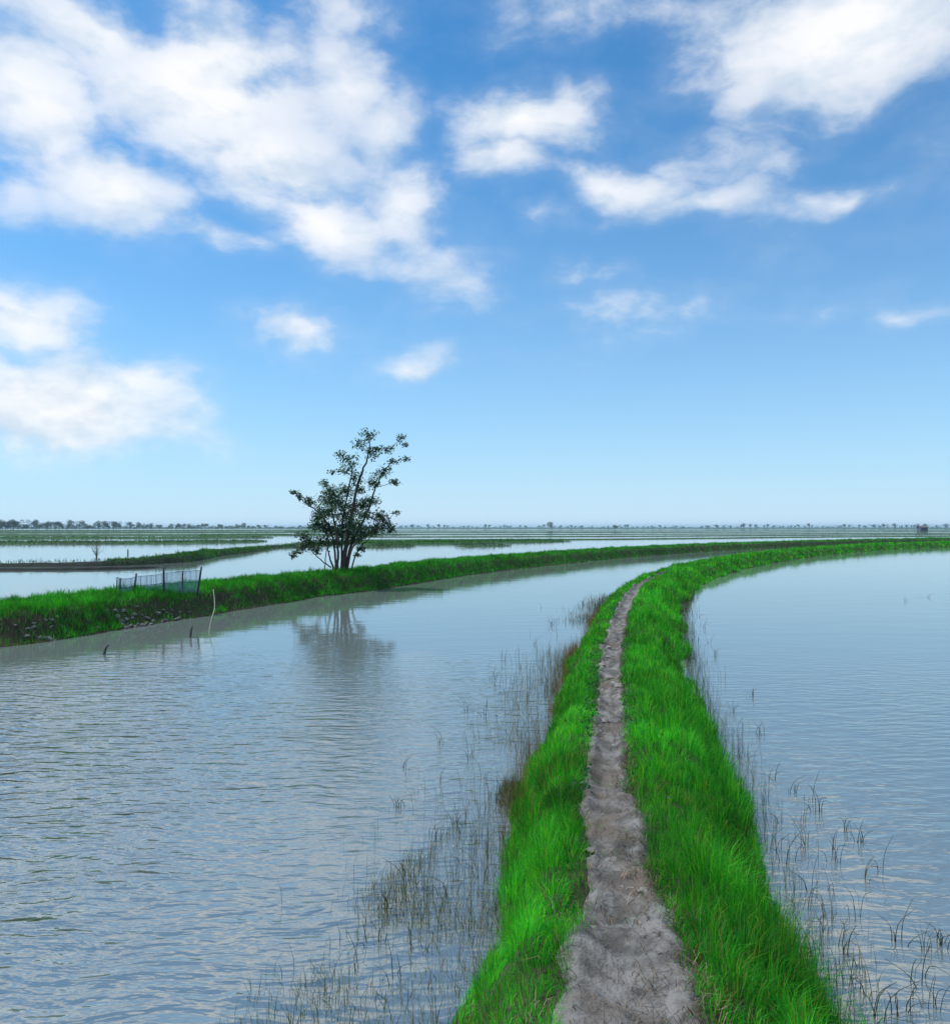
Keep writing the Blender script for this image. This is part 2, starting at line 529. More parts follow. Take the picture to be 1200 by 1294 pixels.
def grass_on(b, name, density, hfun, label, u0=-1.0, u1=1.0, keep=None, palette=GREEN, weights=GW, tuft=.11, wrel=.00075, wmin=.0035, dry=.04, smin=0.0, smax=None):
    s, u = scatter(b, density, u0, u1, smin, smax)
    x, y, z, lat = b.pos(s, u)
    n = len(s)
    if keep is not None:
        k = keep(s, u, x, y, lat)
        s, u, x, y, z, lat = [v[k] for v in (s, u, x, y, z, lat)]
        n = len(s)
    d = np.hypot(x, y)
    # gather the blades into tufts
    cell = np.maximum(tuft, d * .006)
    gx = (np.floor(x / cell) + .5) * cell; gy = (np.floor(y / cell) + .5) * cell
    ha = vnoise(gx * 91.7, gy * 57.3, 3); hb = vnoise(gx * 33.1, gy * 71.9, 9); hc = vnoise(gx * 12.7 + 5, gy * 47.7, 21)
    tx = gx + (ha - .5) * cell * .9; ty = gy + (hb - .5) * cell * .9
    dx = x - tx; dy = y - ty
    r = np.hypot(dx, dy) / cell
    az = np.arctan2(dy, dx) + RNG.normal(0, .5, n)
    lean = np.clip(.12 + r * 1.0 + RNG.normal(0, .22, n), 0, 1.25)
    h = hfun(s, u, x, y, lat) * (.40 + .95 * hc) * RNG.uniform(.6, 1.15, n) * (1.12 - .35 * np.clip(r, 0, 1))
    wd = np.maximum(wmin, d * wrel) * RNG.uniform(.7, 1.25, n)
    col = pick(palette, weights, n)
    patch = fbm(x * .9, y * .9, 41, 3)
    patch = .5 * patch + .5 * fbm(x * 3.1, y * 3.1, 43, 2)
    col = col * np.clip(.10 + 1.75 * patch, .35, 1.6)[:, None]
    tint = (.70 + .6 * hb)[:, None]
    col = col * tint
    isd = RNG.uniform(0, 1, n) < dry * np.clip((fbm(x * 1.3, y * 1.3, 88, 2) - .35) * 5, .1, 2.2)
    col[isd] = pick(DRY, [2, 1, 2], int(isd.sum()))
    P = np.stack([x, y, z - .012 + .30 * h * np.clip(1 - r * r, 0, 1)], 1)
    o = blade_mesh(name, P, h, wd, az, lean, col, M['grass'])
    return tag(o, label, 'grass', kind='stuff')

# --- the path bund the photographer stands on
MAIN = [(-.55, -9), (-.15, -5), (.10, -2), (.28, 0), (.57, 2.79), (.88, 5.24), (1.27, 7.48), (1.62, 9.6), (2.32, 13.06), (3.15, 16.8),
        (4.15, 20.8), (5.6, 25.6), (9.6, 35.5), (17.6, 50), (29, 66), (46, 84), (80, 108), (130, 132), (210, 160)]
nM = len(MAIN)
def path_half(a):
    return np.interp(a, [0, 9, 11.9, 13.0, 14.5, 17, 22, 30, 36, 41], [.2, .20, .20, .15, .12, .115, .12, .12, .08, .02]) + .001
mainb = Bund(MAIN, [.68] * 10 + [.75, .8, .9] + [1.1] * (nM - 13), [.85, .85, .85, .85, .88, .98, 1.02, 1.05, 1.08, 1.1, 1.15, 1.2, 1.3] + [1.4] * (nM - 13),
             [.46] * 12 + [.5] * (nM - 12), seed=3, wob=.20, rough=.10, path=path_half)
mainb.build('path_bund', M['soil'], 45, smin=.045)

# footpath on its crown
a = mainb.samples(smin=.03, rel=.006)
a = a[a < 41]
cxy = np.linspace(-1.45, 1.45, 31)
A, V = np.meshgrid(a, cxy, indexing='ij')
ph = path_half(A)
edge = 1 + .45 * (fbm(A * 3.0, np.sign(V) * 7, 51, 4) - .5) * 2
lat = V * ph * edge
U = np.where(lat < 0, lat / .68, lat / np.interp(A, mainb.S, mainb.wr))
X, Y, Z, _ = mainb.pos(A, U)
lump = (fbm(X * 8, Y * 13, 61, 4) - .5) * .06 + (fbm(X * 2.6, Y * 4.2, 63, 2) - .5) * .04
Z = Z + .036 + lump * np.clip(1.3 - np.abs(V), 0, 1) - .10 * np.clip(np.abs(V) - .95, 0, 1)
fp = grid_mesh('footpath', X, Y, Z, M['path'])
tag(fp, kind='structure')

def main_keep(s, u, x, y, lat):
    ph = path_half(s) * (1 + .55 * (fbm(s * 2.4, np.sign(lat) * 5, 52, 3) - .5) * 2)
    out = np.abs(lat) > ph * .86
    thin = np.clip((np.abs(lat) - ph * .86) / .08, .45, 1)
    bare = fbm(x * 2.1, y * 2.1, 71, 3)
    ok = (bare > .30) | (RNG.uniform(0, 1, len(s)) < .5)
    stray = RNG.uniform(0, 1, len(s)) < .015 + .16 * (bare > .60)
    far = s > 38
    return ((out & ok & (RNG.uniform(0, 1, len(s)) < thin)) | stray | far)
def main_h(s, u, x, y, lat):
    base = .060 + .10 * np.clip(fbm(x * 1.3, y * 1.3, 31, 3) * 2 - .45, 0, 1.2)
    base = base * (1 + .55 * np.clip(lat / .6, -.15, 1))
    base = base * np.clip(.45 + (np.abs(lat) - path_half(s)) * 3.5, .4, 1)
    return base
def main_den(d):
    return np.where(d < 2, 6000, np.clip(17000 / (1 + (d / 5.0) ** 1.75), 170, 13000))
grass_on(mainb, 'bund_grass', main_den, main_h, 'bright green grass tufts on both sides of the trodden path', -1.02, 1.04, keep=main_keep, smin=8.0, tuft=.15, wmin=.0026, wrel=.0006)

# --- the dyke with the tree
DW = [(-24, 2.0), (-18, 6.5), (-12.5, 11.0), (-8.72, 14.5), (-7.67, 17.05), (-6.75, 19.3), (-4.9, 24.7), (-2.9, 28.9), (0, 36.7), (4.6, 45.8), (11.6, 57.9), (21.3, 71), (33.8, 84.6), (50, 99), (90, 126), (170, 165), (260, 200)]
# shift from the front waterline to the centre line
dl = np.array(DW); tt = np.gradient(dl, axis=0); tt /= np.linalg.norm(tt, axis=1)[:, None]
DYKE = [tuple(p - 1.25 * np.array([t[1], -t[0]])) for p, t in zip(dl, tt)]
dyke = Bund(DYKE, 1.3, 1.25, [.60] * 8 + [.60] * (len(DYKE) - 8), seed=21, wob=.10, rough=.07)
dyke.build('tree_dyke', M['soil'], 29, smin=.12)
def dyke_keep(s, u, x, y, lat):
    # the near face of the dyke is eroded: bare soil and stones show low down
    bare = fbm(x * .55, y * .55, 121, 3)
    low = (u > .66) & (x < -5.0)
    return ~(low & (RNG.uniform(0, 1, len(s)) < np.clip((bare - .46) * 6, .0, .85)))
def dyke_h(s, u, x, y, lat):
    return .09 + .13 * fbm(x * .8, y * .8, 131, 3) * (1 - .4 * (u > .6))
GREEN2 = [(.022, .250, .024), (.035, .310, .020), (.014, .160, .026), (.060, .340, .026)]
grass_on(dyke, 'dyke_grass', lambda d: np.clip(1500000 / (d ** 2.15 + 1), 90, 4000), dyke_h, 'thick green grass covering the long dyke below the tree', -1.0, 1.0, keep=dyke_keep, palette=GREEN2, weights=[3, 3, 2, 1], tuft=.2, wrel=.0005, dry=.015, smin=8)

# --- low bunds between the ponds behind the dyke
def field_bund(pix, wl, wr, H, seed, mat='mud', taper=True, grass=None, rough=.05, **kw):
    pts = [tuple(at(px, py, 0.0))[:2] for px, py in pix]
    b = Bund(pts, wl, wr, H, seed=seed, wob=.22, rough=rough, taper=taper)
    b.build('field_bund', M[mat], 13, smin=.3, rel=.008, smax=8)
    if grass:
        den, hh, lab, keep, pal = grass
        grass_on(b, 'field_grass', den, lambda s, u, x, y, lat: hh * (.6 + .8 * fbm(x * .3, y * .3, seed, 2)), lab, -1, 1, keep=keep, palette=pal, weights=None or [1] * len(pal), tuft=.4, wrel=.0006, dry=.02)
    return b
FG = [(.022, .13, .024), (.034, .16, .024), (.016, .09, .024)]
FD = [(.014, .06, .022), (.02, .08, .024), (.022, .045, .024)]
field_bund([(-160, 717), (-60, 716), (40, 715.5), (120, 715), (185, 712.5), (232, 709), (262, 703), (300, 698.5), (345, 692), (400, 688.5), (470, 685.5)],
           .9, .95, [.24, .24, .25, .26, .34, .42, .36, .26, .24, .24, .2], 31, 'mud', True,
           (lambda d: np.clip(500000 / d ** 2, 30, 300), .2, 'green grass on the low bund that turns from mud to green behind the net fence',
            lambda s, u, x, y, lat: (x > -21) & (x < -13.5) | (RNG.uniform(0, 1, len(s)) < .12), FG))
field_bund([(-140, 722), (-40, 721), (60, 720.5), (140, 719.5), (212, 717.2)], .35, .35, .12, 33, 'mud')
# marshy strips beyond
LAND = [
    ([(-140, 687), (0, 687), (120, 686.5), (230, 686), (330, 684)], 8, 6, .16, 'low dark green marsh grass beyond the pond with the leafless bush', FD + FG),
    ([(-120, 681), (60, 680.5), (160, 680)], 9, 9, .2, 'marsh grass strip before the wooded skyline, ending in open water', FG),
    ([(150, 680.5), (260, 679.8), (345, 679.5)], 7, 6, .2, 'short marsh grass strip between thin lines of bright water', FG),
    ([(250, 677), (330, 676.6), (420, 676.4), (520, 676)], 6, 6, .25, 'narrow marsh grass strip running behind the tree crown', FD + FG),
    ([(478, 688), (540, 686.2), (620, 685), (700, 683.5)], 8, 7, .18, 'grassy green island of marsh beyond the dyke, largest of those', FG),
    ([(575, 690.6), (610, 690.2), (642, 689.6)], 2.0, 1.5, .12, 'tiny grassy islet in the open water beyond the dyke', FD),
    ([(455, 692), (480, 691.3), (520, 690.4)], 1.8, 1.8, .14, 'small dark mud islet with grass beside the tree', FD),
]
for i, (pix, wl, wr, H, lab, pal) in enumerate(LAND):
    field_bund(pix, wl, wr, H, 50 + i, 'marsh', True, (lambda d: np.clip(120000 / d ** 2, 2.5, 20), .26, lab, None, pal), rough=.04)
LONG = [
    ([(440, 683), (620, 682.4), (760, 681.8), (900, 680.4), (1060, 678.6), (1330, 677)], 2.0, .16),
    ([(420, 679.0), (600, 678.6), (820, 677.8), (1020, 676.6), (1350, 675)], 2.0, .18),
    ([(380, 676), (640, 675.6), (900, 675.0), (1150, 674.2), (1380, 673.2)], 2.2, .20),
    ([(420, 673.6), (700, 673.2), (1000, 672.6), (1400, 671.6)], 2.4, .24),
    ([(360, 671.6), (700, 671.4), (1050, 670.9), (1420, 670.3)], 3.0, .28),
    ([(-300, 677.5), (-60, 676.8), (150, 676.6), (360, 675.8)], 12, .3),
    ([(-300, 673.6), (0, 673.3), (230, 673.1), (400, 672.6)], 24, .4),
    ([(300, 670.0), (700, 669.8), (1100, 669.5), (1460, 669.2)], 4.0, .3),
    ([(-300, 670.9), (0, 670.7), (230, 670.6), (420, 670.2)], 30, .5),
]
for i, (pix, wd, H) in enumerate(LONG):
    field_bund(pix, wd, wd, H, 80 + i, 'marsh', False, (lambda d: np.clip(30000 / d ** 2, .25, 2.5), .12, ['dark', 'green'][i % 2] + ' sedge on the ' + ['first', 'second', 'third', 'fourth', 'fifth', 'broad near', 'broad middle', 'last thin', 'broad last'][i] + ' long bund beyond the dyke', None, FD if i % 2 == 0 else FG), rough=.04)

# far meadow out to the horizon (front edge uneven)
nx = 240
xs = np.linspace(-EXT + 4, EXT - 4, nx)
ys = np.array([900, 915, 960, 1100, 1400, 2200, 3500, 5990.0])
X, Y = np.meshgrid(xs, ys, indexing='ij')
Y = Y + (fbm(X * .02, Y * 0, 5, 3) - .5) * 200 * (Y < 1000)
Z = np.where(Y < 930, .02, .22) + (fbm(X * .03, Y * .03, 8, 3) - .5) * .25
Z[:, 0] = -.3
o = grid_mesh('meadow', X, Y, Z, M['marsh'])
tag(o, kind='structure')

# ------------------------------------------------------------------ the tree on the dyke
def leaf_mesh(name, P, size, col, mat, parent=None, flat=.5):
    """folded diamond leaves"""
    n = len(P)
    th = RNG.uniform(0, 2 * math.pi, n); el = RNG.normal(-.25, .55, n)
    A = np.stack([np.cos(th) * np.cos(el), np.sin(th) * np.cos(el), np.sin(el)], 1)
    B = np.cross(A, RNG.normal(0, 1, (n, 3)) * .6 + np.array([0, 0, 1.0])); B /= np.linalg.norm(B, axis=1)[:, None] + 1e-6
    s = size[:, None]
    co = np.stack([P, P + A * s * .5 + B * s * flat * .5, P + A * s, P + A * s * .5 - B * s * flat * .5], 1).reshape(-1, 3)
    lo = (np.arange(n)[:, None] * 4 + np.array([0, 1, 2, 0, 2, 3])[None, :]).ravel()
    return mesh_np(name, co, lo, np.full(2 * n, 3), mat, parent, np.repeat(col, 4, axis=0) if col is not None else None)

TP = at(430, 722.5, .60)
K = TP.y / F * 220 / 1200         # metres per unit of the sketch below (x right, z down from 1090)
tree = empty('tree', (TP.x, TP.y, TP.z))
tag(tree, 'many-stemmed dark green tree with a ragged crown standing on the grassy dyke', 'tree')
def tp(cx, cy, y=0.0):
    return Vector(((cx - 490) * K, y, (1090 - cy) * K))
STEMS = [
    ('trunk', [(500, 1110, 0), (515, 1010, 0), (530, 900, .02), (545, 780, .05), (575, 640, .05), (605, 500, .0), (650, 370, -.05), (688, 260, -.05), (680, 150, 0)], .125, .012),
    ('stem', [(520, 1110, .08), (540, 980, .12), (580, 850, .2), (640, 740, .3), (690, 610, .3), (725, 500, .25), (785, 395, .2), (850, 325, .2), (945, 308, .2)], .075, .008),
    ('stem', [(470, 1110, -.1), (480, 960, -.2), (470, 820, -.3), (445, 680, -.35), (420, 560, -.3), (375, 470, -.25)], .065, .008),
    ('stem', [(440, 1110, .0), (432, 1040, .05), (405, 975, .1), (400, 900, .2), (385, 820, .3), (330, 760, .35)], .05, .008),
    ('stem', [(452, 1110, .15), (440, 960, .3), (405, 800, .4), (335, 690, .4), (250, 625, .35), (205, 565, .3), (130, 543, .3)], .055, .006),
    ('stem', [(535, 1110, -.1), (570, 950, -.25), (620, 880, -.3), (710, 820, -.35), (800, 760, -.35), (845, 790, -.35)], .05, .008),
    ('stem', [(560, 1090, .1), (590, 970, .2), (640, 900, .3), (690, 850, .3), (740, 700, .3)], .04, .008),
    ('stem', [(490, 1110, .2), (488, 900, .35), (500, 700, .35), (540, 500, .25), (560, 370, .15), (490, 285, .1)], .06, .008),
    ('stem', [(366, 1120, .3), (378, 1010, .3), (386, 900, .35), (375, 800, .35)], .028, .012),
    ('stem', [(430, 1060, -.05), (380, 1020, -.15), (325, 975, -.25), (270, 920, -.3), (180, 955, -.35)], .032, .006),
    ('branch', [(688, 265, -.05), (755, 250, -.1), (830, 240, -.12), (885, 195, -.12), (915, 155, -.12)], .022, .005),
    ('branch', [(720, 505, .25), (790, 490, .3), (850, 475, .3), (905, 472, .3)], .016, .004),
    ('branch', [(600, 510, 0), (560, 430, -.1), (500, 405, -.15), (405, 398, -.2)], .018, .004),
]
stem_pts = []; stem_of = []; stem_objs = []
for nm, pts, r0, r1 in STEMS:
    L3 = smooth_line([tuple(tp(a, b, c)) for a, b, c in pts], 4)
    L3 = L3 + RNG.normal(0, .012, L3.shape)
    rad = np.linspace(1, 0, len(L3)) ** .9 * (r0 * .78 - r1 * .8) + r1 * .8
    V, Fc = tube_data(L3, rad, 7)
    stem_objs.append(poly_mesh(nm, V, Fc, M['bark'], tree))
    stem_pts.append(L3[len(L3) // 3:]); stem_of += [len(stem_objs) - 1] * len(stem_pts[-1])
stem_pts = np.concatenate(stem_pts)
CLUMPS = [(680, 150, 70, 40), (620, 215, 45, 35), (700, 270, 60, 50), (750, 240, 40, 25), (820, 240, 40, 30), (905, 170, 35, 28), (930, 210, 20, 12), (940, 310, 42, 14),
          (850, 330, 45, 22), (800, 390, 50, 25), (760, 420, 55, 36), (860, 475, 50, 18), (720, 480, 40, 40), (560, 320, 60, 40), (500, 285, 40, 25), (540, 380, 60, 45),
          (440, 400, 40, 12), (600, 440, 55, 45), (520, 520, 60, 55), (610, 520, 40, 40), (370, 475, 35, 25), (440, 540, 70, 50), (380, 590, 70, 55), (270, 610, 55, 35),
          (210, 575, 20, 20), (170, 540, 42, 12), (480, 620, 80, 60), (430, 680, 90, 70), (340, 700, 60, 55), (520, 700, 80, 70), (700, 600, 60, 40), (640, 620, 50, 40),
          (660, 700, 60, 50), (320, 770, 70, 50), (400, 790, 90, 60), (500, 800, 90, 60), (600, 760, 70, 60), (640, 820, 80, 60), (760, 700, 60, 45), (790, 770, 70, 50),
          (720, 800, 70, 50), (840, 800, 30, 25), (250, 840, 60, 40), (300, 890, 80, 45), (220, 920, 50, 35), (390, 880, 70, 50), (180, 960, 40, 20), (340, 940, 40, 25),
          (150, 985, 20, 12), (640, 930, 30, 25), (620, 970, 25, 12), (870, 680, 22, 8), (560, 640, 70, 60), (580, 860, 70, 40), (470, 880, 60, 40)]
LP = []; LC = []
LEAFC = [(.020, .075, .034), (.030, .105, .036), (.050, .150, .036), (.014, .050, .028)]
for i, (cx, cy, rx, ry) in enumerate(CLUMPS):
    core = math.exp(-((cx - 520) / 300) ** 2)
    yoff = RNG.normal(0, .42) * core * (1 if cy > 450 else .35)
    c = np.array(tp(cx, cy, yoff))
    j = np.argmin(np.linalg.norm((stem_pts - c) * np.array([1, .6, 1.4]), axis=1))
    p0 = stem_pts[j]
    dz = c - p0
    ln = [p0, p0 + dz * .4 + np.array([0, 0, .04]), p0 + dz * .8 + RNG.normal(0, .04, 3), p0 + dz * 1.1 + RNG.normal(0, .05, 3)]
    ln = smooth_line(ln, 2)
    V, Fc = tube_data(ln, np.linspace(.013, .004, len(ln)), 5)
    poly_mesh('twig', V, Fc, M['bark'], stem_objs[stem_of[j]])
    # sprays: short shoots radiating in the clump, leaves along them
    area = rx * ry
    nsp = int((6 + area / 75) * (1.0 if cy < 450 else 1.5))
    for q in range(nsp):
        v = RNG.normal(0, 1, 3); v /= np.linalg.norm(v)
        e = np.array([rx, max(rx, ry) * .9, ry]) * K * (1.3 if cy < 480 else 1.15)
        a0 = c + v * e * RNG.uniform(0, .5)
        a1 = c + v * e * RNG.uniform(.7, 1.15)
        nl = int(RNG.integers(5, 10))
        t = RNG.uniform(0, 1, nl)[:, None]
        LP.append(a0 + (a1 - a0) * t + RNG.normal(0, .03, (nl, 3)))
    LC.append(i)
LP = np.concatenate(LP)
crown = leaf_mesh('crown', LP, RNG.uniform(.055, .105, len(LP)), pick(LEAFC, [3, 3, 1.2, 2], len(LP)), M['leaf'], tree, .55)

# ------------------------------------------------------------------ net fence
FZ = .62
def fp_(px, py):           # a point of the fence: all stand on the line through the two end posts
    return at(px, py, FZ)
f0, f1 = at(149, 752, FZ), at(252, 745, FZ)
fence = empty('net_fence', (f0 + f1) / 2)
tag(fence, 'low blue net fence on five crooked dark posts on the dyke', 'fence')
cen = (f0 + f1) / 2
def fence_pt(px, py):
    t = (px - 149) / (252 - 149)
    g = f0.lerp(f1, t)
    dep = g.y
    x = (px - 600) / F * dep
    z = CAM_H - (py - 666) / F * dep
    return Vector((x, g.y + .03 * math.sin(px), z)) - cen
POSTS = [((150.5, 757), (152, 731), .022), ((168.5, 756), (172.8, 724.5), .024), ((207.2, 756), (207.2, 716.3), .026), ((229, 755), (231.7, 722.5), .02), ((250.3, 752), (253.5, 716), .026)]
for (b_, t_, r) in POSTS:
    p0, p1 = fence_pt(*b_), fence_pt(*t_)
    mid = (p0 + p1) / 2 + Vector((.012, 0, 0))
    ln = smooth_line([p0, mid, p1 + (Vector((.02, 0, 0)) if b_[0] > 240 else Vector((0, 0, 0)))], 3)
    V, Fc = tube_data(ln, np.linspace(r * 1.1, r * .85, len(ln)), 7)
    poly_mesh('post', V, Fc, M['wood'], fence)
p0, p1 = fence_pt(147.8, 756), fence_pt(147.2, 729)
V, Fc = tube_data([p0, (p0 + p1) / 2 + Vector((.01, 0, 0)), p1], [.008, .008, .006], 5)
poly_mesh('stake', V, Fc, M['wood'], fence)
# net: real threads
topx = [147.5, 150, 156, 163, 169, 172, 185, 196, 207, 219, 231, 242, 252.5]
topy = [729.5, 730.6, 731.2, 731.4, 730, 727.8, 727.8, 726.5, 724.6, 723.3, 722, 721.3, 721]
V = []; Fc = []
def thread(pts, r):
    a, b = tube_data(pts, [r] * len(pts), 3)
    k = len(V)
    V.extend(a); Fc.extend([tuple(i + k for i in f) for f in b])
def net_pt(px, t):
    ty = float(np.interp(px, topx, topy)); by = float(np.interp(px, [147, 252], [754, 748]))
    p = fence_pt(px, ty + (by - ty) * t)
    p.y += .03 * math.sin(px * .31 + t * 2.0) + .02 * math.sin(px * .9)
    return p
for i in range(98):
    px = 147.6 + i * (252.4 - 147.6) / 97
    thread([net_pt(px + .25 * math.sin(i), t) for t in (0, .35, .7, 1)], .0030)
for j in range(27):
    thread([net_pt(px, j / 26) for px in np.linspace(147.6, 252.4, 25)], .0030)
poly_mesh('net', V, Fc, M['net'], fence, False)
ln = [net_pt(px, float(np.interp(px, [148, 172, 207, 252], [.55, .5, .48, .55]))) + Vector((0, -.012, 0)) for px in np.linspace(148, 252, 16)]
V, Fc = tube_data(ln, [.007] * len(ln), 5)
poly_mesh('rope', V, Fc, M['rope'], fence)
ln = [net_pt(px, 0) + Vector((0, -.006, 0)) for px in np.linspace(147.6, 252.4, 24)]
V, Fc = tube_data(ln, [.006] * len(ln), 5)
poly_mesh('head_rope', V, Fc, M['rope'], fence)

# ------------------------------------------------------------------ sticks in the water's edge
def stick(name, pix, dep, r, mat, label, cat='stick'):
    base = at(pix[0][0], pix[0][1], 0)
    pts = []
    for k, (px, py) in enumerate(pix):
        dd = base.y + dep * k / (len(pix) - 1)
        pts.append(Vector(((px - 600) / F * dd, dd, CAM_H - (py - 666) / F * dd)))
    pts[0].z -= .25
    org = pts[0].copy(); org.z = 0
    ln = smooth_line([p - org for p in pts], 4)
    V, Fc = tube_data(ln, np.linspace(r, r * .6, len(ln)), 6)
    o = poly_mesh(name, V, Fc, M[mat])
    o.location = org
    return tag(o, label, cat)
stick('pole', [(262.5, 800), (267, 786), (271.5, 770), (271.5, 757), (270, 745)], .9, .011, 'pale_wood', 'thin pale bent pole stuck in the water in front of the dyke', 'pole')
stick('stick', [(240.5, 806), (242, 799), (243.5, 791)], .15, .03, 'wood', 'short dark stick poking up from the water near the pale bent pole')
stick('stick', [(130.5, 828), (134, 821), (138, 815)], .2, .03, 'wood', 'dark slanting stick in the water below the stony dyke face')
# sapling and post in the far pond
bp = at(122, 703.5, 0)
bush = empty('bush', (bp.x, bp.y, -.05))
tag(bush, 'sparse nearly leafless bush standing in the pond beyond the mud bund', 'bush')
pts = []
for i in range(13):
    az = i * 2.399; sp = RNG.uniform(.08, .55); hh = RNG.uniform(.5, 1.15)
    if i == 0: sp, hh = .05, 1.6
    ln = smooth_line([(0, 0, 0), (math.cos(az) * sp * .4, math.sin(az) * sp * .4, hh * .5), (math.cos(az) * sp, math.sin(az) * sp, hh)], 3)
    V, Fc = tube_data(ln, np.linspace(.018, .006, len(ln)), 5)
    poly_mesh('twig', V, Fc, M['bark'], bush)
    pts.append(ln[3:] + RNG.normal(0, .05, ln[3:].shape))
pts = np.concatenate(pts)
pts = np.repeat(pts, 2, axis=0); pts = pts + RNG.normal(0, .05, pts.shape)
leaf_mesh('leaves', pts, RNG.uniform(.06, .12, len(pts)), pick(LEAFC, [1, 1, 1, 1], len(pts)), M['leaf'], bush)
pp = at(161.5, 700.5, 0)
V, Fc = tube_data([(0, 0, -.4), (.01, 0, .2), (0, 0, .42)], [.05, .05, .045], 7)
o = poly_mesh('mooring_post', V, Fc, M['wood']); o.location = pp
tag(o, 'short dark post standing alone in the pond near the leafless bush', 'post')

# ------------------------------------------------------------------ stones on the eroded dyke face (pieces of the dyke)
def rock_mesh(name, seed, mat, flat=.65, sub=2):
    import bmesh
    bm = bmesh.new()
    bmesh.ops.create_icosphere(bm, subdivisions=sub, radius=1.0)
    rr = np.random.default_rng(seed)
    ph = rr.uniform(0, 6.28, 9)
    for v in bm.verts:
        p = v.co
        k = 1 + .22 * math.sin(p.x * 2.1 + ph[0]) * math.sin(p.y * 2.3 + ph[1]) + .15 * math.sin(p.z * 3.7 + ph[2] + p.x * 2.9) + .07 * math.sin(p.y * 6.5 + ph[3])
        v.co = Vector((p.x * k, p.y * k * .85, p.z * k * flat))
    me = bpy.data.meshes.new(name)
    bm.to_mesh(me); bm.free()
    me.materials.append(mat)
    return me
rocks = [rock_mesh('stone', 100 + i, M['stone'], .7, 1) for i in range(5)]
cnt = 0
while cnt < 75:
    s = RNG.uniform(0, 60); u = RNG.uniform(.66, 1.02)
    x, y, z, _ = dyke.pos(np.array([s]), np.array([u]))
    x, y, z = float(x[0]), float(y[0]), float(z[0])
    px = 600 + x / y * F if y > 1 else -999
    if px < -40 or px > 262: continue
    wgt = max(math.exp(-((px - 185) / 48) ** 2), .75 * math.exp(-((px - 40) / 40) ** 2))
    if RNG.uniform() > wgt: continue
    o = bpy.data.objects.new('stone', rocks[cnt % 5])
    link(o, dyke.obj)
    r = RNG.uniform(.025, .075)
    o.location = (x, y, z + r * .2)
    o.scale = (r * RNG.uniform(.9, 1.5), r, r * RNG.uniform(.8, 1.1))
    o.rotation_euler = (RNG.uniform(-.4, .4), RNG.uniform(-.4, .4), RNG.uniform(0, 6.28))
    cnt += 1

# dried clods on the footpath (pieces of the path)
clods = [rock_mesh('mud_clod', 200 + i, M['clod'], .5, 2) for i in range(5)]
def path_z(s, lat):
    u = lat / .68 if lat < 0 else lat / float(np.interp(s, mainb.S, mainb.wr))
    x, y, z, _ = mainb.pos(np.array([s]), np.array([u]))
    return float(x[0]), float(y[0]), float(z[0])
for i in range(170):
    s = 11.2 + 20 * RNG.uniform() ** 1.7
    ph = float(path_half(s))
    lt = RNG.uniform(-1, 1) * ph * 1.05
    x, y, z = path_z(s, lt)
    o = bpy.data.objects.new('clod', clods[i % 5])
    link(o, fp)
    r = RNG.uniform(.012, .036) * (1 + (s > 16) * .6)
    o.location = (x, y, z + .012 + r * .1)
    o.scale = (r * RNG.uniform(1, 1.7), r * RNG.uniform(1, 1.4), r)
    o.rotation_euler = (RNG.uniform(-.3, .3), RNG.uniform(-.3, .3), RNG.uniform(0, 6.28))
# dry straw trodden into the path edge
n = 3600
s = 11.6 + 11 * RNG.uniform(0, 1, n) ** 2.2
lt = np.clip(RNG.normal(0, 1, n), -2, 2) * path_half(s) * .9
lt[: n // 2] = path_half(s[: n // 2]) * RNG.uniform(.25, 1.45, n // 2)
u = np.where(lt < 0, lt / .68, lt / np.interp(s, mainb.S, mainb.wr))
x, y, z, _ = mainb.pos(s, u)
P = np.stack([x, y, z + .022], 1)
o = blade_mesh('dry_straw', P, RNG.uniform(.03, .11, n), RNG.uniform(.002, .004, n), RNG.uniform(0, 6.28, n), RNG.uniform(1.0, 1.5, n), pick([(.18, .14, .09), (.10, .07, .045), (.25, .21, .15), (.04, .035, .025)], [2, 2, .7, 3], n), M['straw'])
tag(o, 'dry straw and dead stems trodden into the footpath', 'straw', kind='stuff')
# dark broad-leaved weeds along the path edges
n = 5200
s = 10.5 + 22 * RNG.uniform(0, 1, n) ** 1.4
side = np.where(RNG.uniform(0, 1, n) < .62, -1, 1)
lt = side * (path_half(s) + np.abs(RNG.normal(0, .10, n)))
u = np.where(lt < 0, lt / .68, lt / np.interp(s, mainb.S, mainb.wr))
x, y, z, _ = mainb.pos(s, u)
k = fbm(x * 1.7 + 9, y * 1.7, 171, 3) > .53
P = np.stack([x, y, z + RNG.uniform(.02, .10, n)], 1)[k]
o = leaf_mesh('path_weeds', P, RNG.uniform(.018, .042, len(P)), pick([(.02, .085, .045), (.03, .11, .05), (.05, .15, .05)], [2, 2, 1], len(P)), M['grass'], None, .7)
tag(o, 'dark small-leaved weeds creeping along the footpath edges', 'weeds', kind='stuff')

